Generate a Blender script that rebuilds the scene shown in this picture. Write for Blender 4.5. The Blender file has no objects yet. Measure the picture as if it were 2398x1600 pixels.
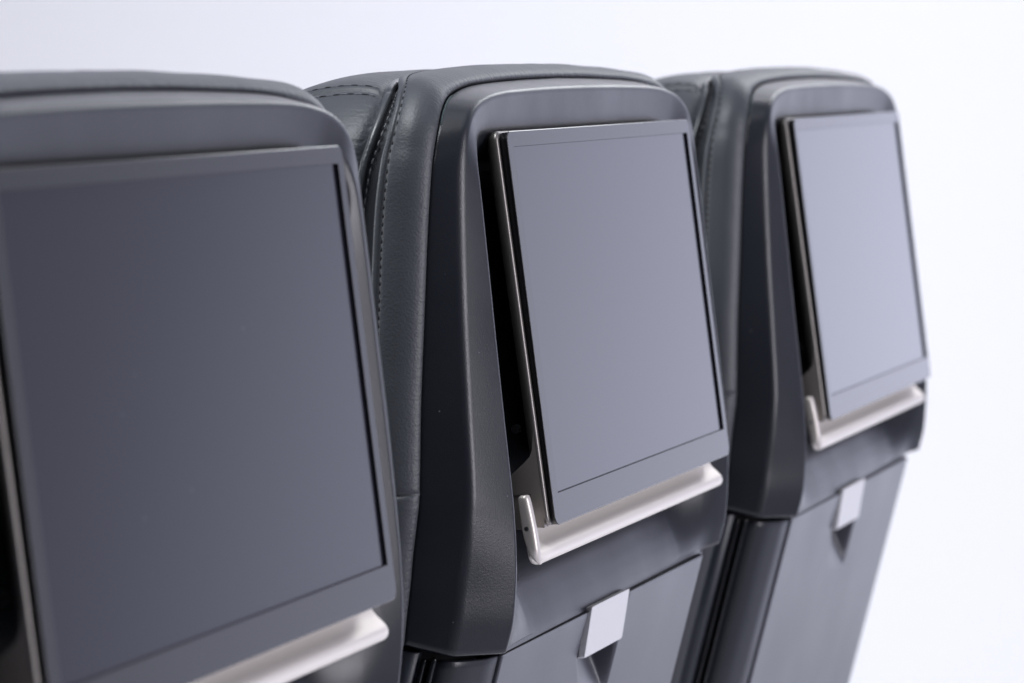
import bpy, bmesh, math, random
import numpy as np
from mathutils import Matrix, Vector

sc = bpy.context.scene
COL = sc.collection
rng = random.Random(7)

# ------------------------------------------------------------------ frame of reference
# Everything on a seat is modelled in millimetres in the plane of its screen:
# x to the right along the row, y up the glass, z out of the glass towards the viewer.
CT, ST = math.cos(math.radians(7.6)), math.sin(math.radians(7.6))
T3 = Matrix(((1, 0, 0), (0, ST, -CT), (0, CT, ST)))
T = T3.to_4x4()

# ------------------------------------------------------------------ camera
cam = bpy.data.cameras.new('camera')
cam_o = bpy.data.objects.new('camera', cam)
COL.objects.link(cam_o)
rv = np.array([-0.0431, 1.2335, 0.1341])
CAMR = None
def rotm(r):
    th = np.linalg.norm(r); k = r/th
    K = np.array([[0, -k[2], k[1]], [k[2], 0, -k[0]], [-k[1], k[0], 0]])
    return np.eye(3)+math.sin(th)*K+(1-math.cos(th))*K@K
CAMR = rotm(rv)                                   # rows: right, up, back
m = Matrix([list(CAMR[0]), list(CAMR[1]), list(CAMR[2])]).transposed()
m = (T3 @ m).to_4x4()
m.translation = T3 @ Vector((-1.49248806, 0.14903359, 0.51450784))
cam_o.matrix_world = m
cam.sensor_width = 36.0
cam.lens = 121.98
cam.clip_start = 0.05
cam.clip_end = 100
cam.dof.use_dof = True
cam.dof.focus_distance = 1.60
cam.dof.aperture_fstop = 12.0
cam.dof.aperture_blades = 9
sc.camera = cam_o
VIEW = (m.to_3x3() @ Vector((0, 0, -1))).normalized()

# ------------------------------------------------------------------ world: soft studio surroundings
world = bpy.data.worlds.new('World')
sc.world = world
world.use_nodes = True
nt = world.node_tree
nt.nodes.clear()
N = nt.nodes.new; Lk = nt.links.new
out = N('ShaderNodeOutputWorld'); bg = N('ShaderNodeBackground')
tc = N('ShaderNodeTexCoord')
dot = N('ShaderNodeVectorMath'); dot.operation = 'DOT_PRODUCT'
dk = Vector((0.97, 0.02, -0.24)).normalized()      # the bright end of the studio lies along the row
dot.inputs[1].default_value = dk
Lk(tc.outputs['Generated'], dot.inputs[0])
ramp = N('ShaderNodeValToRGB'); ramp.color_ramp.interpolation = 'EASE'
mr = N('ShaderNodeMapRange'); mr.inputs[1].default_value = -1; mr.inputs[2].default_value = 1
Lk(dot.outputs['Value'], mr.inputs[0]); Lk(mr.outputs[0], ramp.inputs[0])
ramp.color_ramp.interpolation = 'LINEAR'
e = ramp.color_ramp.elements
e[0].position = 0.0; e[0].color = (0.003, 0.004, 0.006, 1)
e[1].position = 1.0; e[1].color = (1.0, 1.03, 1.20, 1)
for p_, v_ in ((0.12, .006), (0.25, .03), (0.40, .14), (0.60, .22), (0.87, .20), (0.925, .32), (0.94, .62), (0.958, .90), (0.973, 1.12)):
    x_ = e.new(p_); x_.color = (v_*0.845, v_*0.87, v_*(1.14 if p_ < 0.95 else 1.09), 1)
Lk(ramp.outputs[0], bg.inputs['Color'])
bg.inputs['Strength'].default_value = 1.75
Lk(bg.outputs[0], out.inputs[0])

def area(name, loc, target, size, size_y, power, color):
    l = bpy.data.lights.new(name, 'AREA'); l.shape = 'RECTANGLE'
    l.size = size; l.size_y = size_y; l.energy = power; l.color = color
    o = bpy.data.objects.new(name, l); COL.objects.link(o)
    o.location = loc
    o.rotation_euler = (Vector(target)-Vector(loc)).to_track_quat('-Z', 'Y').to_euler()
    return o
area('overhead_softbox', (0.2, 0.0, 1.7), (0.15, 0.0, 0.1), 2.0, 1.0, 7, (0.93, 0.95, 1.0))
area('left_high_softbox', (-0.65, 0.15, 1.7), (0.0, 0.0, 0.15), 0.8, 0.8, 40, (0.92, 0.96, 1.0))
area('front_softbox', (0.45, -2.4, 0.35), (0.2, 0, 0.1), 0.6, 1.5, 42, (0.98, 0.96, 1.03))
area('rear_softbox', (-0.55, 2.3, 0.8), (0.0, 0.1, 0.15), 1.2, 1.2, 45, (0.92, 0.95, 1.0))
area('backdrop_softbox', (3.4, 0.0, 2.8), (5.5, 3.0, -0.2), 2.6, 2.6, 150, (0.95, 0.96, 1.0))

area('right_high_softbox', (3.3, -0.35, 1.35), (0.0, 0.0, 0.2), 1.0, 0.6, 12, (0.95, 0.97, 1.0))

sc.view_settings.view_transform = 'Standard'
sc.view_settings.look = 'None'
sc.view_settings.exposure = 0
sc.view_settings.gamma = 1
sc.view_settings.use_curve_mapping = False
sc.render.engine = 'CYCLES'

# ------------------------------------------------------------------ materials
def mat(name, color, rough, metal=0.0, ior=1.5, spec=0.5, coat=0.0):
    M = bpy.data.materials.new(name); M.use_nodes = True
    b = M.node_tree.nodes['Principled BSDF']
    b.inputs['Base Color'].default_value = (*color, 1)
    b.inputs['Roughness'].default_value = rough
    b.inputs['Metallic'].default_value = metal
    b.inputs['IOR'].default_value = ior
    b.inputs['Specular IOR Level'].default_value = spec
    b.inputs['Coat Weight'].default_value = coat
    return M, b, M.node_tree
def grain(M, scale, strength, dist, kind='NOISE', detail=3.0, coord='Object', rough_var=None, extra=None):
    M, b, t = M
    n = t.nodes.new; l = t.links.new
    c = n('ShaderNodeTexCoord')
    if kind == 'NOISE':
        x = n('ShaderNodeTexNoise'); x.inputs['Detail'].default_value = detail
        h = x.outputs['Fac']
    else:
        x = n('ShaderNodeTexVoronoi'); x.feature = 'SMOOTH_F1'
        h = x.outputs['Distance']
    x.inputs['Scale'].default_value = scale
    l(c.outputs[coord], x.inputs['Vector'])
    bp = n('ShaderNodeBump'); bp.inputs['Strength'].default_value = strength
    bp.inputs['Distance'].default_value = dist
    l(h, bp.inputs['Height'])
    l(bp.outputs[0], b.inputs['Normal'])
    if rough_var:
        y = n('ShaderNodeTexNoise'); y.inputs['Scale'].default_value = rough_var[0]; y.inputs['Detail'].default_value = 4
        l(c.outputs[coord], y.inputs['Vector'])
        q = n('ShaderNodeMapRange'); q.inputs[1].default_value = .3; q.inputs[2].default_value = .7
        q.inputs[3].default_value = rough_var[1]; q.inputs[4].default_value = rough_var[2]
        l(y.outputs['Fac'], q.inputs[0]); l(q.outputs[0], b.inputs['Roughness'])
    return bp, c, h

def dust(M, scale=420, thr=0.055, col=(0.35, 0.36, 0.38), amount=0.5):
    """sparse bright specks of dust on the surface"""
    M, b, t = M
    n = t.nodes.new; l = t.links.new
    c = n('ShaderNodeTexCoord')
    v = n('ShaderNodeTexVoronoi'); v.inputs['Scale'].default_value = scale
    l(c.outputs['Object'], v.inputs['Vector'])
    cmp_ = n('ShaderNodeMapRange'); cmp_.inputs[1].default_value = thr; cmp_.inputs[2].default_value = thr*0.5
    l(v.outputs['Distance'], cmp_.inputs[0])
    wn = n('ShaderNodeSeparateColor'); l(v.outputs['Color'], wn.inputs[0])
    g = n('ShaderNodeMath'); g.operation = 'GREATER_THAN'; g.inputs[1].default_value = 0.93
    l(wn.outputs[0], g.inputs[0])
    mu = n('ShaderNodeMath'); mu.operation = 'MULTIPLY'
    l(cmp_.outputs[0], mu.inputs[0]); l(g.outputs[0], mu.inputs[1])
    m2 = n('ShaderNodeMath'); m2.operation = 'MULTIPLY'; m2.inputs[1].default_value = amount
    l(mu.outputs[0], m2.inputs[0])
    mx = n('ShaderNodeMix'); mx.data_type = 'RGBA'
    base = b.inputs['Base Color'].default_value[:]
    if b.inputs['Base Color'].is_linked:
        l(b.inputs['Base Color'].links[0].from_socket, mx.inputs[6])
    else:
        mx.inputs[6].default_value = base
    mx.inputs[7].default_value = (*col, 1)
    l(m2.outputs[0], mx.inputs[0]); l(mx.outputs[2], b.inputs['Base Color'])

plastic = mat('grained_plastic', (0.010, 0.0112, 0.0155), 0.33, spec=0.35)
grain(plastic, 1300, 0.9, 0.00008, 'NOISE', 2.0, rough_var=(28, 0.30, 0.36))
dust(plastic, 240, 0.10, (0.30, 0.32, 0.35), 0.4)
tray_m = mat('tray_plastic', (0.056, 0.058, 0.072), 0.36, spec=0.50)
grain(tray_m, 1100, 0.8, 0.00006, 'NOISE', 2.0, rough_var=(16, 0.35, 0.39))
gloss = mat('glossy_black_trim', (0.012, 0.013, 0.015), 0.16)
plate_m = mat('dark_side_plate', (0.014, 0.017, 0.025), 0.42)
grain(plate_m, 900, 0.7, 0.00008)

leather = mat('black_leather', (0.034, 0.037, 0.044), 0.48, spec=0.42)
bp, c, h = grain(leather, 1050, 0.9, 0.00011, 'VORONOI')
def leather_wrinkles():
    M, b, t = leather
    n = t.nodes.new; l = t.links.new
    uv = n('ShaderNodeUVMap'); uv.uv_map = 'UVMap'
    mp = n('ShaderNodeMapping'); mp.inputs['Scale'].default_value = (330, 9, 1)
    l(uv.outputs[0], mp.inputs[0])
    no = n('ShaderNodeTexNoise'); no.inputs['Scale'].default_value = 1.0; no.inputs['Detail'].default_value = 3
    no.inputs['Distortion'].default_value = 0.6
    l(mp.outputs[0], no.inputs['Vector'])
    at = n('ShaderNodeAttribute'); at.attribute_name = 'pucker'
    mu = n('ShaderNodeMath'); mu.operation = 'MULTIPLY'
    l(no.outputs['Fac'], mu.inputs[0]); l(at.outputs['Fac'], mu.inputs[1])
    b2 = n('ShaderNodeBump'); b2.inputs['Strength'].default_value = 0.8; b2.inputs['Distance'].default_value = 0.0008
    l(mu.outputs[0], b2.inputs['Height']); l(bp.outputs[0], b2.inputs['Normal'])
    # long soft swellings
    n3 = n('ShaderNodeTexNoise'); n3.inputs['Scale'].default_value = 26; n3.inputs['Detail'].default_value = 2
    l(c.outputs['Object'], n3.inputs['Vector'])
    b3 = n('ShaderNodeBump'); b3.inputs['Strength'].default_value = 0.6; b3.inputs['Distance'].default_value = 0.0015
    l(n3.outputs['Fac'], b3.inputs['Height']); l(b2.outputs[0], b3.inputs['Normal'])
    l(b3.outputs[0], b.inputs['Normal'])
leather_wrinkles()
piping_m = mat('piping_leather', (0.030, 0.033, 0.038), 0.34)
grain(piping_m, 900, 0.8, 0.0001, 'VORONOI')
gusset_m = mat('gusset_gap_shade', (0.006, 0.006, 0.008), 0.8, spec=0.15)  # leather recess; the shade of the gap is put into this near-black colour
thread_l = mat('grey_thread', (0.075, 0.078, 0.088), 0.55)
thread_d = mat('dark_thread', (0.006, 0.006, 0.007), 0.7, spec=0.2)
silver = mat('champagne_satin_metal', (0.79, 0.735, 0.68), 0.47, metal=0.6)
grain(silver, 1500, 0.6, 0.00002)
arm_m = mat('ledge_metal_shaded', (0.58, 0.535, 0.50), 0.46, metal=0.7)  # dimmer copy of the ledge metal, shade of the arm's left side coloured in
silver2 = mat('bracket_paint', (0.20, 0.18, 0.17), 0.42, metal=0.45)
frame_m = mat('frame_satin_metal', (0.20, 0.187, 0.177), 0.40, metal=0.8)
grain(silver2, 1500, 0.6, 0.00003)
latch_m = mat('pale_grey_latch', (0.60, 0.595, 0.61), 0.5)
grain(latch_m, 1200, 0.6, 0.00002)
cavity = mat('cavity_black', (0.004, 0.004, 0.005), 0.7, spec=0.15)
bezel_m = mat('black_glass_bezel', (0.034, 0.035, 0.037), 0.17, ior=1.38)
glassedge_m = mat('black_edge', (0.004, 0.004, 0.005), 0.25)
disp_m = mat('display_glass', (0.012, 0.012, 0.018), 0.12, ior=1.46)
dust(disp_m, 150, 0.05, (0.5, 0.5, 0.55), 0.5)
felt_m = mat('foam_edge', (0.025, 0.04, 0.043), 0.9)
grain(felt_m, 900, 0.8, 0.001)
screw_m = mat('screw_steel', (0.25, 0.25, 0.25), 0.3, metal=1.0)
wall_m = mat('studio_white', (0.81, 0.81, 0.85), 0.9, spec=0.1)

# ------------------------------------------------------------------ mesh helpers
def new_mesh(name, verts_mm, faces, material, parent=None, uvs=None, pucker=None, smooth=True):
    me = bpy.data.meshes.new(name)
    V = [T3 @ (Vector(v)*0.001) for v in verts_mm]
    me.from_pydata(V, [], faces)
    if uvs is not None:
        ul = me.uv_layers.new(name='UVMap')
        for lp in me.loops:
            ul.data[lp.index].uv = uvs[lp.vertex_index]
    if pucker is not None:
        at = me.attributes.new('pucker', 'FLOAT', 'POINT')
        at.data.foreach_set('value', pucker)
    bm = bmesh.new(); bm.from_mesh(me)
    bmesh.ops.recalc_face_normals(bm, faces=bm.faces)
    bm.to_mesh(me); bm.free()
    if smooth:
        for p in me.polygons: p.use_smooth = True
    me.materials.append(material[0])
    o = bpy.data.objects.new(name, me); COL.objects.link(o)
    if parent is not None: o.parent = parent
    return o

class Buf:
    def __init__(s): s.v = []; s.f = []; s.uv = []; s.pk = []
    def grid(s, P, close_u=False, close_v=False, uv=None, pk=None, flip=False):
        P = np.asarray(P, float); n, m_ = P.shape[:2]; b = len(s.v)
        for i in range(n):
            for j in range(m_):
                s.v.append(tuple(P[i, j]))
                s.uv.append((i/(n-1), j/(m_-1)) if uv is None else tuple(uv[i][j]))
                s.pk.append(0.0 if pk is None else float(pk[j] if np.ndim(pk) == 1 else pk[i][j]))
        for i in range(n if close_u else n-1):
            for j in range(m_ if close_v else m_-1):
                a = b+i*m_+j; c_ = b+((i+1) % n)*m_+j
                d = b+((i+1) % n)*m_+(j+1) % m_; e_ = b+i*m_+(j+1) % m_
                s.f.append((a, c_, d, e_) if not flip else (a, e_, d, c_))
    def cap(s, ring):
        b = len(s.v)
        for p in ring: s.v.append(tuple(p)); s.uv.append((0, 0)); s.pk.append(0.0)
        s.f.append(tuple(range(b, b+len(ring))))
    def build(s, name, material, parent, smooth=True):
        return new_mesh(name, s.v, s.f, material, parent, s.uv, s.pk, smooth)

def catmull(K, P, t):
    """smooth interpolation of points P at knots K, evaluated at t (monotone cubic)"""
    P = np.asarray(P, float); K = np.asarray(K, float)
    d = (P[1:]-P[:-1])/(K[1:]-K[:-1])[:, None]
    m_ = np.zeros_like(P); m_[0] = d[0]; m_[-1] = d[-1]
    h = K[1:]-K[:-1]
    for i in range(1, len(P)-1):
        m_[i] = (d[i-1]*h[i]+d[i]*h[i-1])/(h[i]+h[i-1])
    out_ = []
    for x in t:
        i = min(max(np.searchsorted(K, x)-1, 0), len(K)-2)
        s_ = (x-K[i])/h[i]
        s2, s3 = s_*s_, s_**3
        out_.append((2*s3-3*s2+1)*P[i]+(s3-2*s2+s_)*h[i]*m_[i]+(-2*s3+3*s2)*P[i+1]+(s3-s2)*h[i]*m_[i+1])
    return np.array(out_)

def rounded(poly, radii, n=6, closed=False):
    """polyline with each corner replaced by a small curve (constant point count)"""
    P = [np.asarray(p, float) for p in poly]; res = []
    L = len(P)
    for i in range(L):
        if not closed and i in (0, L-1): res.append(P[i]); continue
        a, b, c_ = P[i-1], P[i], P[(i+1) % L]
        r = radii[i]
        la, lc = np.linalg.norm(a-b), np.linalg.norm(c_-b)
        ra, rc = min(r, la*0.48), min(r, lc*0.48)
        A = b+(a-b)/max(la, 1e-6)*ra; Cc = b+(c_-b)/max(lc, 1e-6)*rc
        for k in range(n+1):
            t = k/n
            res.append((1-t)**2*A+2*t*(1-t)*b+t*t*Cc)
    return res

def densify(pts, step):
    out_ = [pts[0]]
    for a, b in zip(pts[:-1], pts[1:]):
        n = max(1, int(np.linalg.norm(np.asarray(b)-a)/step))
        for k in range(1, n+1): out_.append(np.asarray(a)+(np.asarray(b)-a)*k/n)
    return out_

def box_rounded(buf, x0, x1, y0, y1, z0, z1, r=1.0, rc=2.0, zt=None):
    """plate with rounded outline (corner radius rc) and rounded front rim r; front z1, back z0"""
    def outline(ins, z):
        pts = []
        rr = max(rc-ins, 0.05)
        for cx, cy, a0 in ((x1-ins-rr, y1-ins-rr, 0), (x0+ins+rr, y1-ins-rr, 90), (x0+ins+rr, y0+ins+rr, 180), (x1-ins-rr, y0+ins+rr, 270)):
            for k in range(7):
                a = math.radians(a0+15*k)
                x, y = cx+rr*math.cos(a), cy+rr*math.sin(a)
                pts.append((x, y, z+(zt(y) if zt else 0)))
        return pts
    rings = [outline(0, z0)]
    for k in range(5):
        a = math.pi/2*k/4
        rings.append(outline(r*(1-math.cos(a)), z1-r+r*math.sin(a)))
    buf.grid(rings, close_v=True)
    buf.cap(rings[-1]); buf.cap(rings[0])

def tube(buf, pts, r, n=8, closed=False, caps=True):
    pts = [np.asarray(p, float) for p in pts]; rings = []
    up = np.array([0.31, 0.2, 0.93])
    for i, p in enumerate(pts):
        a = pts[max(i-1, 0)]; b = pts[min(i+1, len(pts)-1)]
        d = b-a; d /= max(np.linalg.norm(d), 1e-9)
        u = np.cross(d, up); u /= np.linalg.norm(u); w = np.cross(u, d)
        rr = r[i] if np.ndim(r) else r
        rings.append([p+rr*(math.cos(q)*u+math.sin(q)*w) for q in [2*math.pi*k/n for k in range(n)]])
    buf.grid(rings, close_v=True)
    if caps: buf.cap(rings[0]); buf.cap(rings[-1])

# ------------------------------------------------------------------ shape tables of one seat back (left half, then mirrored)
K = list(range(17))
RID = [(-212,-46,-33),(-211.5,-32,-28.4),(-211,-18,-25),(-211,0,-20),(-211,14,-16.8),(-210,28,-14.6),(-207.5,64,-12.5),(-203.5,100,-10.7),(-198.5,136,-8.6),(-193.5,164,-6.6),(-190,176,-5.1),(-184,185.5,-4.2),(-173,192.5,-3.9),(-154,197.3,-4.3),(-122,200.2,-5),(-60,201.5,-5.5),(0,201.8,-5.5)]
BND = [(-221,-38,-51),(-220.5,-25,-48),(-220,-12,-44.8),(-220,0,-42),(-219.5,16,-38),(-218.6,27,-35.8),(-215,66,-31),(-211,105,-25.6),(-206,141,-21),(-202,164,-17.8),(-198.5,174.5,-16.4),(-193,185,-15),(-182,194.5,-15.4),(-164,200.6,-17),(-130,204.8,-18.5),(-63,207,-20),(0,207.7,-20)]
FLG = [(-184,-50.5,-17.5),(-184,-38,-12.6),(-184,-23,-9.2),(-184,-8,-6.9),(-184,6,-5.7),(-184,20,-5),(-184,60,-4.3),(-183,95,-3.8),(-182,130,-3.2),(-181,155,-2.9),(-179,168,-3.4),(-174,176,-4.4),(-166,180.5,-6),(-150,182.5,-7.6),(-118,183,-8.6),(-58,183,-9),(0,183,-9)]
def floor_z(y):
    return float(np.interp(y, [-56,-49,-43,-36,-28,-20,-12,-3,8,130,160,185], [-25.0,-24.8,-25.6,-27.4,-30.2,-33.6,-37,-40,-43,-44,-34,-18]))
CX = 146.0
def side(u, y, z, sgn):
    """place a (half width, y, z) triple on the left or right of the seat centre"""
    uu = -u if sgn > 0 else u
    return np.array([CX+uu, y, z-0.0083*(uu+210)])

NT = 150
TT = np.concatenate([np.linspace(0, 9, 60), np.linspace(9, 14, 60)[1:], np.linspace(14, 16, 20)[1:]])
rid = catmull(K, RID, TT); bnd = catmull(K, BND, TT); flg = catmull(K, FLG, TT)
def normals2d(C):
    d = np.gradient(C[:, :2], axis=0); n_ = np.stack([-d[:, 1], d[:, 0]], 1)
    n_ /= np.linalg.norm(n_, axis=1)[:, None]
    return n_                                  # outward (left / up) for a left half running up
nb = normals2d(bnd); nf = normals2d(flg)
nb[-1] = (0, 1); nf[-1] = (0, 1)
ARC = np.concatenate([[0], np.cumsum(np.linalg.norm(np.diff(bnd[:, :3], axis=0), axis=1))])
ARCN = ARC/ARC[-1]

def both(rows):
    """rows: left-half stations [n][m][3] in (u,y,z) -> full loop of stations left bottom, top, right bottom"""
    Lh = [[side(*p, -1) for p in r] for r in rows]
    Rh = [[side(*p, 1) for p in r] for r in rows]
    return Lh+Rh[::-1][1:]

def pt(c, n_, d, h):
    return (c[0]+n_[0]*d, c[1]+n_[1]*d, c[2]-h)

# ------------------------------------------------------------------ the parts of a seat back
def build_shell(root):
    rows = []
    for i in range(len(TT)):
        B, R, Fl = bnd[i], rid[i], flg[i]
        fz = floor_z(Fl[1])
        deep = min(1, max(0, (-Fl[2]*0-fz-22)/20))
        y_ = Fl[1]
        q_ = min(1, max(0, (8-y_)/22)); c_ = min(1, max(0, (y_-112)/56)); c_ = c_*c_*(3-2*c_)
        in1 = (26*(1-q_)+17*q_)*(1-c_)+6*c_
        dz1 = (10*(1-q_)+5.5*q_)*(1-c_)+3*c_
        in2 = (31*(1-q_)+50*q_)*(1-c_)+12*c_
        nn = nf[i] if y_ > 60 else np.array([-1.0, 0.0])
        w1 = (Fl[0]-nn[0]*in1, y_-nn[1]*in1, max(Fl[2]-dz1, fz+0.6))
        w2 = (Fl[0]-nn[0]*in2, y_-nn[1]*in2, fz)
        w3 = (w2[0]-nn[0]*14*(1-0.5*c_), w2[1]-nn[1]*6, fz-0.1)
        P = [pt(B, nb[i], -5, 8), tuple(B), tuple(R), tuple(Fl), w1, w2, w3]
        rows.append(rounded(P, [0, 1.2, 3.4, 1.6, 8, 20, 0], 8))
    # rounded lower lip
    base = [np.array(p) for p in rows[0]]
    cen = np.mean(base, axis=0)
    low = []
    for q, dy, dz in ((0.6, -0.55, 0), (1.8, -1.0, -0.6), (3.5, -0.9, -3), (5.5, 0.5, -12)):
        r = []
        for p in base:
            v = cen-p; v /= np.linalg.norm(v)
            r.append(p+v*q*np.array([1, 0.6, 1])+np.array([0, dy, dz]))
        low.append(r)
    rows = low[::-1]+rows
    b = Buf(); b.grid(both(rows))
    # recess floor and the smooth panel below the screen
    ys = [180, 170, 160, 150, 140, 130, 100, 60, 30, 20]+list(np.arange(16, -52, -2))+[-52.9, -53.3, -53.48, -53.5]
    zoff = [0]*(len(ys)-4)+[-0.03, -0.12, -0.4, -10]
    P = []
    for y, zo in zip(ys, zoff):
        row = []
        for u in np.linspace(-170, 170, 60):
            row.append((CX+u, y, floor_z(max(y, -52))+zo-0.15-0.0083*(u+210)))
        P.append(row)
    b.grid(P)
    return b.build('back_shell', plastic, root)

STEPS_B = [(-4,5),(-1.2,2.2),(0.2,0.6),(1.8,-0.2),(4.2,0.2),(7,2.0),(9.6,4.8),(11.6,8.2),(12.6,12),(12.9,15.2),(12.7,16.9),(12.2,17.5),(12.3,18.2),(13.0,19.0),(13.2,20.2),(12.6,21.4),(10.5,22.2),(7,22.6),(2,24.5),(0,29)]
PUCK_B = [0.9,1,1,.9,.6,.35,.15,.08,.1,.2,.3,.2,0,0,0,0,0.1,0.3,0.4,0.4]
def smooth_profile(S, n=4, V=None):
    S = np.array(S, float); k = np.arange(len(S))
    t = np.linspace(0, len(S)-1, (len(S)-1)*n+1)
    return catmull(k, S, t), t

def extend_down(c, n_, ymin=-330, step=6):
    """stations continuing a side curve below the shell, following the slope of the lower back"""
    ext = []
    p = c[0].copy(); k = 0
    while p[1] > ymin:
        p = p+np.array([-0.02*step, -step, -0.40*step*1.0])
        ext.append(p.copy())
    return np.array(ext[::-1]), np.tile(n_[0], (len(ext), 1))
eb, enb = extend_down(bnd, nb)
BX = np.concatenate([eb, bnd]); NX = np.concatenate([enb, nb])
ARCX = np.concatenate([[0], np.cumsum(np.linalg.norm(np.diff(BX, axis=0), axis=1))])
I0 = len(eb)

def lump(s, a=1.0):
    return a*(0.9*math.sin(s*0.021+1.3)+0.6*math.sin(s*0.047+0.4)+0.35*math.sin(s*0.103+2.0))

def build_bolster(root):
    prof, t = smooth_profile(STEPS_B, 3)
    pk = np.interp(t, range(len(PUCK_B)), PUCK_B)
    # extra stations round the cross seam near y = 26
    def rows_for(sgn):
        st = list(range(len(BX)))
        C = [(BX[i], NX[i], ARCX[i]) for i in st]
        ys = BX[:, 1]
        seam_s = np.interp(27.0, ys[:I0+60], ARCX[:I0+60])
        extra = [seam_s+d for d in (-2.4, -1.2, -0.6, 0, 0.6, 1.2, 2.4)]
        S = sorted([c_[2] for c_ in C]+extra)
        rows = []; uvs = []
        for s in S:
            B = np.array([np.interp(s, ARCX, BX[:, k]) for k in range(3)])
            n_ = np.array([np.interp(s, ARCX, NX[:, k]) for k in range(2)]); n_ /= np.linalg.norm(n_)
            pinch = math.exp(-((s-seam_s)/1.0)**2)*1.6
            # flatter roll on top, wide on the sides; lazy swellings
            frac = (s-ARCX[I0])/(ARCX[-1]-ARCX[I0])
            top = min(1, max(0, (frac-0.53)/0.15)); top = top*top*(3-2*top); cor = math.exp(-((frac-0.56)/0.06)**2)
            r = []
            for (d, h), w in zip(prof, np.linspace(0, 1, len(prof))):
                bl = math.sin(math.pi*min(1, max(0, w)))
                dd = d*(1-0.27*top)+bl*lump(s+(400 if sgn > 0 else 0), 0.3)-pinch*bl
                hh = h*(1-0.22*cor+0.30*top)
                r.append(pt(B, n_, dd, hh))
            rows.append(r); uvs.append(s)
        return rows, uvs
    L_, su = rows_for(-1); R_, _ = rows_for(1)
    full = [[side(*p, -1) for p in r] for r in L_]+[[side(*p, 1) for p in r] for r in R_[::-1][1:]]
    uS = [s/900 for s in su]+[2*su[-1]/900-s/900 for s in su[::-1][1:]]
    wv = np.linspace(0, 1, len(prof))
    uv = [[(a, c_) for c_ in wv] for a in uS]
    b = Buf(); b.grid(full, uv=uv, pk=pk)
    o = b.build('back_cushion', leather, root)
    # stitch line beside the piping edge: short raised threads with a dark gap between
    for sgn in (-1, 1):
        tb = Buf(); dbuf = Buf()
        s = 130.0
        smax = ARCX[-1]
        while s < smax:
            for (o_, ln, buf, dd, rr) in ((0, 2.0, tb, 12.35, 0.33), (2.1, 1.6, dbuf, 12.35, 0.55)):
                seg = []
                for q in np.linspace(s+o_, min(s+o_+ln, smax), 4):
                    B = np.array([np.interp(q, ARCX, BX[:, k]) for k in range(3)])
                    n_ = np.array([np.interp(q, ARCX, NX[:, k]) for k in range(2)]); n_ /= np.linalg.norm(n_)
                    frac = (q-ARCX[I0])/(ARCX[-1]-ARCX[I0]); top = min(1, max(0, (frac-0.53)/0.15)); top = top*top*(3-2*top); cor = math.exp(-((frac-0.56)/0.06)**2)
                    dl = lump(q+(400 if sgn > 0 else 0), 0.3)*math.sin(math.pi*11.2/19)
                    seg.append(side(*pt(B, n_, dd*(1-0.27*top)+dl, 17.3*(1-0.22*cor+0.30*top)), sgn))
                tube(buf, seg, [rr*0.6, rr, rr, rr*0.6], 6)
            s += 3.7
        tb.build('stitching', thread_l, o); dbuf.build('stitch_holes', thread_d, o)
    return o

STEPS_H = [(0,26),(3,30),(7,33.5),(9,35.0),(11.5,37),(14,42),(15.6,49),(16,58),(15.2,67),(13,76),(9,84),(3,91),(-5,96),(-15,99),(-30,101)]
PUCK_H = [0,.2,1,1,.8,.45,.2,.1,.1,.1,.1,.1,.1,0,0]
def head_scale(frac):
    top = min(1, max(0, (frac-0.53)/0.15)); return top*top*(3-2*top)
def head_row(s, sgn, prof):
    B = np.array([np.interp(s, ARCX, BX[:, k]) for k in range(3)])
    n_ = np.array([np.interp(s, ARCX, NX[:, k]) for k in range(2)]); n_ /= np.linalg.norm(n_)
    frac = (s-ARCX[I0])/(ARCX[-1]-ARCX[I0])
    top = head_scale(frac)
    r = []
    for k, (d, h) in enumerate(prof):
        w = k/(len(prof)-1) if len(prof) > 1 else 0.05
        bl = math.sin(math.pi*min(1, max(0, w)))
        seam = math.exp(-((s-SEAM_S)/1.6)**2)*2.0*min(1, bl*3)
        r.append(pt(B, n_, d*(1-0.27*top-0.30*math.exp(-((frac-0.56)/0.05)**2))+bl*lump(s*0.8+170+(300 if sgn > 0 else 0), 0.45)-seam, h-6.0*math.exp(-((frac-0.57)/0.07)**2)*math.exp(-((h-26)/26.0)**2)))
    return r
SEAM_S = float(np.interp(198.6, BX[:I0+125, 1], ARCX[:I0+125]))
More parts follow.
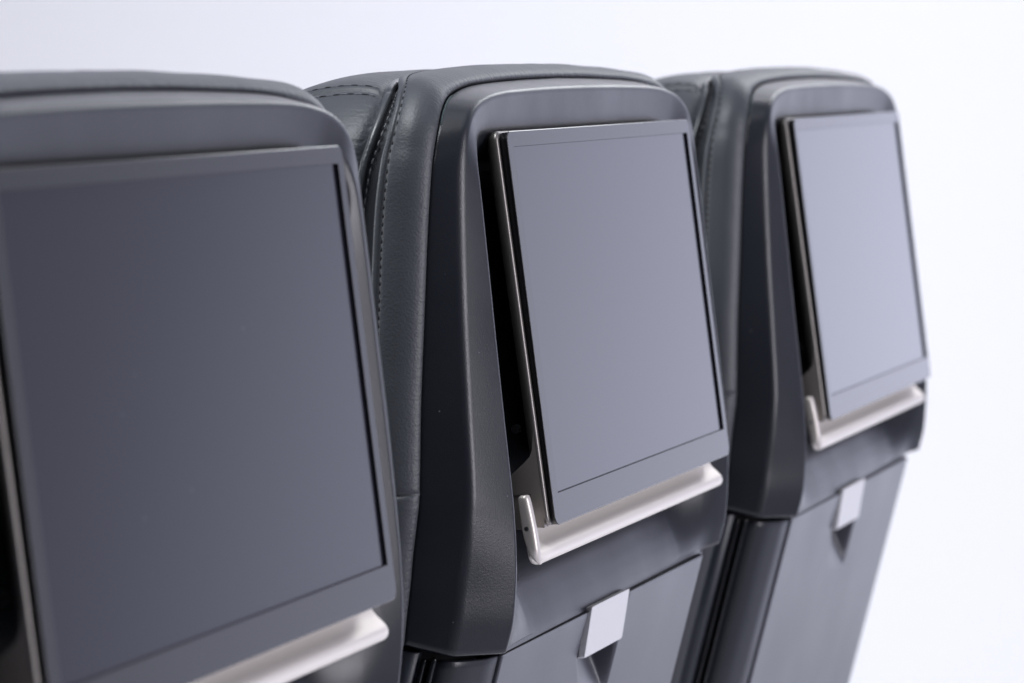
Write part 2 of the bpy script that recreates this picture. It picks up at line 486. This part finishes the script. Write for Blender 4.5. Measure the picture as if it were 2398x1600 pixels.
def build_headrest(root):
    prof, t = smooth_profile(STEPS_H, 3)
    pk = np.interp(t, range(len(PUCK_H)), PUCK_H)
    S = sorted(list(ARCX[I0-6:])+[SEAM_S+d for d in (-3, -2, -1.2, -.6, 0, .6, 1.2, 2, 3)])
    full = [[side(*p, -1) for p in head_row(s, -1, prof)] for s in S]
    full += [[side(*p, 1) for p in head_row(s, 1, prof)] for s in S[::-1][1:]]
    uS = [s/900 for s in S]+[2*S[-1]/900-s/900 for s in S[::-1][1:]]
    uv = [[(a, c_) for c_ in np.linspace(0, 1, len(prof))] for a in uS]
    b = Buf(); b.grid(full, uv=uv, pk=pk)
    # front face of the cushion
    last = [r[-1] for r in full]
    mid = np.array([CX, 60.0, 0])
    inner = []
    for p in last:
        q = np.array(p); v = q-np.array([CX, 40, q[2]])
        inner.append(q-v*0.35+np.array([0, 0, -4]))
    inner2 = []
    for p in last:
        q = np.array(p); v = q-np.array([CX, 40, q[2]])
        inner2.append(q-v*0.98+np.array([0, 0, -2]))
    b.grid([last, inner, inner2])
    o = b.build('head_cushion', leather, root)
    # piping cord where the head cushion meets the gusset
    p_ = Buf()
    line = []
    for s in ARCX[I0-4:]:
        line.append(side(*head_row(s, -1, [(8.6, 32.0)])[0], -1))
    for s in ARCX[I0-4:][::-1][1:]:
        line.append(side(*head_row(s, 1, [(8.6, 32.0)])[0], 1))
    tube(p_, line, 1.9, 10)
    p_.build('piping', piping_m, o)
    # twin stitch rows crossing the corner seam, and the row beside the piping
    for sgn in (-1, 1):
        tb = Buf(); db = Buf()
        for off in (-5.2, 4.4):
            h = 36.0; k = 0
            while h < 92:
                seg = []
                for q in (h, h+1.0, h+2.0, h+3.0):
                    d = np.interp(q, [x[1] for x in STEPS_H], [x[0] for x in STEPS_H])
                    w = float(np.interp(q, [x[1] for x in STEPS_H], np.linspace(0, 1, len(STEPS_H))))
                    B_ = head_row(SEAM_S+off, sgn, [(0, 0)]*1)
                    s = SEAM_S+off
                    B = np.array([np.interp(s, ARCX, BX[:, kk]) for kk in range(3)])
                    n_ = np.array([np.interp(s, ARCX, NX[:, kk]) for kk in range(2)]); n_ /= np.linalg.norm(n_)
                    top = head_scale((s-ARCX[I0])/(ARCX[-1]-ARCX[I0]))
                    bl = math.sin(math.pi*w)
                    dd = d*(1-0.27*top-0.30*math.exp(-(((s-ARCX[I0])/(ARCX[-1]-ARCX[I0])-0.56)/0.05)**2))+bl*lump(s*0.8+170+(300 if sgn > 0 else 0), 0.45)+0.12
                    fr_ = (s-ARCX[I0])/(ARCX[-1]-ARCX[I0]); seg.append(side(*pt(B, n_, dd, q-6.0*math.exp(-((fr_-0.57)/0.07)**2)*math.exp(-((q-26)/26.0)**2)), sgn))
                tube(db if k % 2 else tb, seg, [0.2, .4, .4, .2], 6)
                h += 2.9; k += 1
        for s in np.arange(ARCX[I0], ARCX[-1], 4.2):
            seg = [side(*head_row(q, sgn, [(5.6, 29.6)])[0], sgn) for q in (s, s+1.2, s+2.4)]
            tube(tb, seg, [0.25, .45, .25], 6)
        tb.build('stitching', thread_l, o); db.build('stitch_holes', thread_d, o)
    return o

def build_core(root):
    """the dark gusset between back bolster and head cushion, down the whole back"""
    b = Buf()
    prof = [(1, 23), (0, 30), (0, 60), (-6, 80), (-40, 84)]
    rows = []
    for s in ARCX[::2]:
        B = np.array([np.interp(s, ARCX, BX[:, k]) for k in range(3)])
        n_ = np.array([np.interp(s, ARCX, NX[:, k]) for k in range(2)]); n_ /= np.linalg.norm(n_)
        rows.append([pt(B, n_, d, h) for d, h in prof])
    full = [[side(*p, -1) for p in r] for r in rows]+[[side(*p, 1) for p in r] for r in rows[::-1][1:]]
    b.grid(full)
    last = [np.array(r[-1]) for r in full]
    b.grid([last, [np.array([CX, p[1]*0.98, p[2]]) for p in last]])
    return b.build('seat_cushion_gusset', gusset_m, root)

def zt(y): return -24.5+0.4*(y+53)
def build_lower(root):
    b = Buf()
    # cover band between tray and side groove (left, mirrored right)
    prof = [(-171.2, -53.0, -12), (-171.2, -52.2, -1.2), (-181, -51.9, -2.2), (-204, -49.0, -9.0), (-209.5, -47.6, -15.5), (-209.5, -47.0, -21.5), (-205, -46, -24)]
    rows = []
    for tdn in [-0.0, 0.15, 0.5, 1.2]+list(np.arange(4, 300, 8)):
        ins = {0.0: 2.4, 0.15: 1.2, 0.5: 0.5}.get(round(tdn, 2), 0)
        poly = []
        for u, y0, rz in prof:
            y = y0-0.9-tdn
            cu = u+(0 if not ins else (ins*0.35 if u < -190 else -ins*0.35))
            poly.append((cu, y, zt(y)+rz-ins))
        rows.append(rounded(poly, [0, 0.8, 5, 11, 3.0, 2, 0], 6))
    for sg in (-1, 1):
        b = Buf(); b.grid([[side(*p, sg) for p in r] for r in rows])
        b.build('side_cover', plastic, root)
    # glossy twin rails in the groove
    for sg in (-1, 1):
        for (u, rz, r) in ((-211.5, -19.8, 1.3), (-212.8, -24.0, 1.1)):
            rb = Buf()
            pts = [side(u, y, zt(y)+rz, sg) for y in (-46.6, -46.9, -47.6, -49, -60, -120, -330)]
            tube(rb, pts, [r*.3, r*.7, r*.93, r, r, r, r], 12)
            rb.build('side_rail', gloss, root)
    # flat side plate
    for sg in (-1, 1):
        pb = Buf(); rows = []
        for tdn, ins in ((0, 1.0), (0.25, 0.4), (0.8, 0.0), (60, 0), (150, 0), (290, 0)):
            poly = []
            for u, y0, rz in ((-205, -43.5, -27), (-214, -43.2, -26.5), (-217.5, -42.8, -28.8), (-221.5, -39.0, -40), (-222.5, -36, -58)):
                y = y0-tdn
                poly.append((u+ins, y, zt(y)+rz-ins*0.3))
            rows.append(rounded(poly, [0, 1.5, 2.5, 6, 0], 5))
        pb.grid([[side(*p, sg) for p in r] for r in rows])
        pb.grid([[side(*p, sg) for p in rows[0]], [side(p[0]+6, p[1], p[2]-2, sg) for p in rows[0]]])
        pb.build('side_plate', plate_m, root)
    # dark inner frame that closes the groove and the gap under the shell
    kb = Buf()
    rows = []
    for y in (-40, -46, -60, -120, -330):
        rows.append([(CX+u, y, zt(y)+rz-0.0083*(u+210)) for u, rz in ((-216, -60), (-214, -30), (-209, -25.5), (-204, -17), (-170, -13), (0, -13), (170, -13), (204, -17), (209, -25.5), (214, -30), (216, -60))])
    kb.grid(kb_rows := rows)
    kb.build('inner_frame', cavity, root)

def scoop(x, y):
    """finger scoop below the latch"""
    f = (-76-y)/31.0
    xl, xr = 103.0+30*min(max(f, 0), 1), 172.5
    if x <= xl or x >= xr+1.0 or f > 1 or y > -54: return 0.0
    xc = 170.0
    dm = 19.0*(1-max(f, 0))**1.25
    if x < xc: return dm*(x-xl)/max(xc-xl, 1)
    return dm*max(0, min(1, (xr+1.0-x)/max(1.0, xr+1.0-xc)))
def build_tray(root):
    b = Buf()
    x0, x1 = -24.0, 325.0
    xs = [0, 0.15, 0.5, 1.1, 2.0, 4]
    X = [x0+v for v in xs]+list(np.arange(x0+8, 98, 6))+list(np.arange(98, 178, 0.75))+list(np.arange(182, x1-20, 5))+[x1-18, x1-16, x1-14, x1-12, x1-9, x1-6, x1-4, x1-2]+[x1-v for v in (1.1, 0.5, 0.15, 0)]
    def zx(x):
        l = min(x-x0, 1.2); r = min(x1-x, 1.2)
        q = 0
        for v in (l, r): q -= 1.2-math.sqrt(max(0, 1.2**2-(1.2-v)**2)) if v < 1.2 else 0
        t_ = (x-(x1-17))/12.0; t_ = min(1, max(0, t_)); q -= 4.6*t_*t_*(3-2*t_)
        return q
    ytop = -53.75
    Y = [(ytop-1.3, -9), (ytop, -9), (ytop, -0.8), (ytop-0.06, -0.45), (ytop-0.22, -0.18), (ytop-0.5, -0.04), (ytop-0.9, 0)]
    Y += [(y, 0) for y in np.arange(ytop-3, -152, -1.25)]+[(y, 0) for y in np.arange(-158, -300, -8)]
    P = []
    for y, dz in Y:
        row = [(x0, y, zt(y)-9)]
        for x in X:
            sc_ = scoop(x, y) if dz > -1 else (0 if dz < -5 else 0)
            row.append((x, y, zt(y)+dz+(zx(x) if dz > -5 else 0)-sc_))
        row.append((x1, y, zt(y)-9))
        P.append(row)
    b.grid(P)
    o = b.build('tray_table', tray_m, root)
    # latch: thin pale plate, slightly proud, thicker dark edge on its left
    lb = Buf()
    zl = lambda y: -24.0+0.30*(y+51.5)
    def lz(y): return zl(y)
    box_rounded(lb, 106.0, 168.5, -76.5, -51.6, -2.4, 0.9, 0.35, 1.6, zt=lz)
    l_ = lb.build('latch', latch_m, root)
    eb_ = Buf()
    box_rounded(eb_, 104.9, 167.6, -76.2, -54.9, -7.5, -2.45, 0.2, 1.6, zt=lz)
    eb_.build('latch_body', gloss, l_)
    return o

def build_monitor(root):
    W_, H_ = 300.0, 181.4
    ox0, ox1, oy0, oy1 = 8.4, W_-6.2, 14.3, H_-7.2
    b = Buf()
    # outer rim and bezel front with an opening
    def outline(ins, z, rc=5.0, x0=0, x1=W_, y0=0, y1=H_, n=8):
        pts = []; rr = max(rc-ins, 0.2)
        for cx, cy, a0 in ((x1-ins-rr, y1-ins-rr, 0), (x0+ins+rr, y1-ins-rr, 90), (x0+ins+rr, y0+ins+rr, 180), (x1-ins-rr, y0+ins+rr, 270)):
            for k in range(n+1):
                a = math.radians(a0+90*k/n)
                pts.append((cx+rr*math.cos(a), cy+rr*math.sin(a), z))
        return pts
    rings = [outline(0.25, -0.45), outline(0.05, -0.25), outline(0.12, -0.08), outline(0.5, 0.0)]
    inner = outline(0, 0.0, 0.5, ox0, ox1, oy0, oy1)
    inner_b = outline(0, -0.12, 0.5, ox0+.1, ox1-.1, oy0+.1, oy1-.1)
    b.grid(rings, close_v=True)
    b.grid([outline(0.5, 0.0), inner], close_v=True)
    mon = b.build('monitor', bezel_m, root)
    for p in mon.data.polygons:
        if abs(p.normal.dot(T3 @ Vector((0, 0, 1)))) > 0.9999: p.use_smooth = False
    # matt black body of the monitor behind the glass
    eb_ = Buf()
    eb_.grid([outline(1.0, -4.2), outline(0.35, -3.6), outline(0.3, -0.46)], close_v=True)
    eb_.cap(outline(1.0, -4.2))
    wall = Buf()
    eb_.grid([outline(0, -0.12, 0.5, ox0+.1, ox1-.1, oy0+.1, oy1-.1), outline(0, -1.5, 0.5, ox0+.1, ox1-.1, oy0+.1, oy1-.1)], close_v=True)
    eb_.build('monitor_body', glassedge_m, mon)
    d = Buf()
    d.grid([[(ox0-2, oy0-2, -1.25), (ox1+2-1.5, oy0-2, -1.25)], [(ox0-2, oy1+2, -1.25), (ox1+2-1.5, oy1+2, -1.25)]])
    d.build('display', disp_m, mon, smooth=False)
    # silver surround behind the glass: deeper at the top than at the bottom
    f = Buf()
    zf = lambda y: -2.4-1.5*(max(y, 0)/181)
    zb = lambda y: -4.6-2.2*(max(y, 0)/181)
    def ring(ins, zfun, rc=4.5, x0=-3.0, x1=298.6, y0=0.6, y1=182.0):
        return [(x, y-0.0035*x*(y > 90), zfun(y)) for x, y, _ in outline(ins, 0, rc, x0, x1, y0, y1)]
    seq = [ring(3.4, lambda y: zf(y)-1.6), ring(3.2, lambda y: zf(y)-0.1), ring(2.9, zf), ring(1.2, zf), ring(0.5, lambda y: zf(y)-0.2), ring(0.1, lambda y: zf(y)-0.8),
           ring(0.0, lambda y: (zf(y)+zb(y))/2), ring(0.3, zb), ring(2.5, lambda y: zb(y)-2.2), ring(8, lambda y: zb(y)-5)]
    f.grid(seq, close_v=True)
    f.cap(seq[-1])
    fr = f.build('monitor_frame', frame_m, mon)
    # bracket cheeks reaching back from the frame to the holder
    for sg in (0, 1):
        c_ = Buf()
        prof = [(44, -4.4), (40, -5.2), (36, -6.0), (33, -7.5), (30.5, -10.5), (28, -14), (25.5, -17.5), (23, -20), (16.5, -21), (16.2, -20)]
        prof2 = [(16.0, -9.2), (2.0, -9.6), (0.6, -8.8), (0.0, -4.6), (10, -3.9), (30, -4.0)]
        loop = prof+prof2
        xa = -2.9 if sg == 0 else 296.5
        xb = xa+5.4
        ring_a = [(xa, y, z) for y, z in loop]; ring_b = [(xb, y, z) for y, z in loop]
        ra2 = [(xa+0.5, y, z) for y, z in loop]
        cy = np.mean([p[0] for p in loop]); cz = np.mean([p[1] for p in loop])
        c_.grid([ring_a, ring_b], close_v=True)
        c_.cap(ring_a); c_.cap(ring_b)
        oo = c_.build('hinge_bracket', silver2, mon, smooth=False)
        bv = oo.modifiers.new('bevel', 'BEVEL'); bv.width = 0.0009; bv.segments = 3; bv.limit_method = 'ANGLE'; bv.angle_limit = math.radians(35)
        # recessed inner step seen between bracket and holder arm
        st = Buf()
        if sg == 0: box_rounded(st, -2.2, 6, 0.2, 16.0, -20, -9.4, 0.5, 0.6)
        else: box_rounded(st, 293, 301.5, 0.2, 16.0, -20, -9.4, 0.5, 0.6)
        st.build('hinge_barrel', silver2, mon)
    # swing arm in the dark behind the monitor
    a_ = Buf(); box_rounded(a_, 90, 210, 20, 150, -40, -9.6, 2, 8)
    a_.build('support_arm', cavity, mon)
    kn = Buf(); tube(kn, [(0.5, 46, -14), (4, 46, -14)], [2.0, 2.0], 16)
    kn.build('arm_screw', cavity, mon)
    return mon

def build_holder(root):
    """pale metal ledge under the monitor with an upturned arm at each end"""
    b = Buf()
    xa, xb = -20.5, 303.5
    # section in (y,z), from the hidden back, under the glass, over the concave ledge to the rounded lip
    sec = [(8, -12.2), (3.0, -11.9), (-1.0, -11.3), (-4.0, -10.3), (-6.8, -8.5), (-9.2, -6.3), (-11.5, -4.5), (-13.6, -4.0), (-15.4, -4.7), (-16.4, -6.2), (-16.7, -8.0), (-15.5, -9.8), (-10, -12), (0, -13.4), (8, -13.8)]
    prof, _ = smooth_profile(sec, 4)
    def zs(x): return -0.0083*(x+20)
    rows = []
    cen = np.array([-6.0, -9.0])
    for x, s_ in [(xa+3.0+9*t_, .50+.50*math.sqrt(max(0, 1-(1-t_)**2))) for t_ in (0, .04, .1, .2, .32, .48, .66, .84)]+[(x, 1) for x in np.linspace(xa+12.5, xb-9, 24)]+[(xb-3.0, 1), (xb-1.6, .99), (xb-0.8, .965), (xb-0.3, .93), (xb-0.05, .88)]:
        rows.append([(x, cen[0]+(p[0]-cen[0])*s_+1.0*(1-(x+20)/320), max(cen[1]+(p[1]-cen[1])*s_, -9.0-max(0, x-xa-7)*0.8)+zs(x)) for p in prof])
    b.grid(rows, close_v=True)
    b.cap(rows[0]); b.cap(rows[-1])
    o = b.build('screen_ledge', silver, root)
    for sg in (0,):
        a_ = Buf()
        # side outline of the arm in (y,z): vertical plate curving back at the bottom
        def arm_z(y): return float(np.interp(y, [-16, -8, 0, 8, 16], [-4.6, -3.4, -3.6, -4.2, -5.0]))
        rows = []
        for y, k in [(17.0, .35), (16.6, .70), (15.6, .90), (14, 1.0), (10, 1), (6, 1), (2, 1), (-2, 1), (-5, 1), (-7, 1), (-9, 1), (-11, 1), (-12.5, .99), (-13.6, .95), (-14.4, .85), (-15.0, .7), (-15.3, .4)]:
            zf_ = arm_z(y)+(0 if sg == 0 else -2.7)
            w = 6.4
            cv = 9.5-math.sqrt(max(0.2, 9.5**2-max(0, -6.6-y)**2))
            w = w-min(3.4, cv*0.55)
            xs0 = xa+cv if sg == 0 else xb-w-cv
            zbk = float(np.interp(y, [-17, -14.5, -12, -9, 0, 17], [-5.6, -5.8, -6.8, -8.0, -9.6, -9.8]))+(0 if sg == 0 else -2.7)
            loop = [(xs0, y, zbk), (xs0, y, zf_), (xs0+w, y, zf_), (xs0+w, y, zbk)]
            lp = rounded(loop, [1, 2.6, 2.2, 1], 6, closed=True)
            c0 = np.array([xs0+w/2, y, (zf_+zbk)/2])
            rows.append([tuple(c0+(np.array(p)-c0)*np.array([0.5+0.5*k, 1, 0.45+0.55*k])) for p in lp])
        a_.grid(rows, close_v=True); a_.cap(rows[0]); a_.cap(rows[-1])
        ao = a_.build('ledge_arm', arm_m, o)
        s2 = Buf()
        xx = xa-0.02 if sg == 0 else xb+0.02
        dirx = 1 if sg == 0 else -1
        for rr_, x_o in ((1.1, 0.0), (0.7, -0.1)):
            ringp = [(xx+dirx*x_o, 2.0+rr_*math.cos(a), -7.2+(0 if sg == 0 else -2.7)+rr_*math.sin(a)) for a in np.linspace(0, 2*math.pi, 20, endpoint=False)]
            s2.cap(ringp)
        s2.build('screw', screw_m, o)
    return o

def build_foam(root):
    b = Buf()
    line = []
    idx = [i for i, t_ in enumerate(TT) if 11.2 < t_ < 13.0]
    for i in idx:
        line.append(side(*pt(bnd[i], nb[i], -0.3, -0.6), -1))
    tube(b, line, [0.15]+[0.5]*(len(line)-2)+[0.15], 8)
    return b.build('foam_edge', felt_m, root)

# ------------------------------------------------------------------ the setting: white studio cyclorama
def backdrop():
    f = Vector((VIEW.x, VIEW.y, 0)).normalized(); r = Vector((f.y, -f.x, 0))
    c0 = Vector((cam_o.location.x, cam_o.location.y, 0))
    prof = [(-1.0, -1.15)]+[(d, -1.15) for d in np.linspace(0, 5.2, 12)]
    for k in range(1, 17):
        a = math.pi/2*k/16
        prof.append((5.2+1.6*math.sin(a), -1.15+1.6*(1-math.cos(a))))
    prof += [(6.8, z) for z in (1.0, 2.0, 3.2)]
    V = []; F = []
    W2 = [-1.9, -1.2, -.6, 0, .6, 1.2, 1.9]
    for d, z in prof:
        for w in W2: V.append(tuple(c0+f*d+r*w+Vector((0, 0, z))))
    n = len(W2)
    for i in range(len(prof)-1):
        for j in range(n-1):
            F.append((i*n+j, i*n+j+1, (i+1)*n+j+1, (i+1)*n+j))
    me = bpy.data.meshes.new('backdrop'); me.from_pydata(V, [], F)
    for p in me.polygons: p.use_smooth = True
    me.materials.append(wall_m[0])
    o = bpy.data.objects.new('backdrop', me); COL.objects.link(o)
    o['kind'] = 'structure'
backdrop()

# ------------------------------------------------------------------ the row of three seats
root = bpy.data.objects.new('airline_seat', None); COL.objects.link(root)
root['category'] = 'seat'
root['group'] = 'airline seats in one row'
root['label'] = 'middle black airline seat in sharp focus'
build_shell(root); build_bolster(root); build_core(root); build_headrest(root); build_foam(root)
build_lower(root); build_tray(root); build_holder(root); build_monitor(root)

# put the empty at the foot of the seat back, parts keep their places
base = T3 @ Vector((0.146, -0.30, -0.13))
root.location = base
for ch in root.children:
    for v in ch.data.vertices: v.co = v.co-base
    for g in ch.children:
        for v in g.data.vertices: v.co = v.co-base

def copy_tree(o, parent=None):
    c_ = o.copy(); COL.objects.link(c_)
    if parent is not None: c_.parent = parent
    for ch in o.children: copy_tree(ch, c_)
    return c_
def seat_matrix(off, tilt, dy, dz, yaw):
    cx = off+0.15
    A = Matrix.Translation((cx, 0, 0)) @ Matrix.Rotation(yaw, 4, 'Y') @ Matrix.Translation((off-cx, dy, dz)) @ Matrix.Rotation(tilt, 4, 'X')
    return T @ A @ T.inverted()
for lab, arg in (('nearest black airline seat, blurred and cut by the left edge, with the largest darkest screen', (-0.5143, 0.0052, -0.0014, 0.0031, -0.0058)),
                 ('farthest black airline seat, at the right, blurred, with the smallest and palest screen', (0.5144, -0.0013, -0.0040, 0.0012, 0.0114))):
    c_ = copy_tree(root)
    c_.matrix_world = seat_matrix(*arg) @ Matrix.Translation(base)
    c_['label'] = lab
root['label'] = 'middle black leather airline seat, in sharp focus, between the two blurred ones'
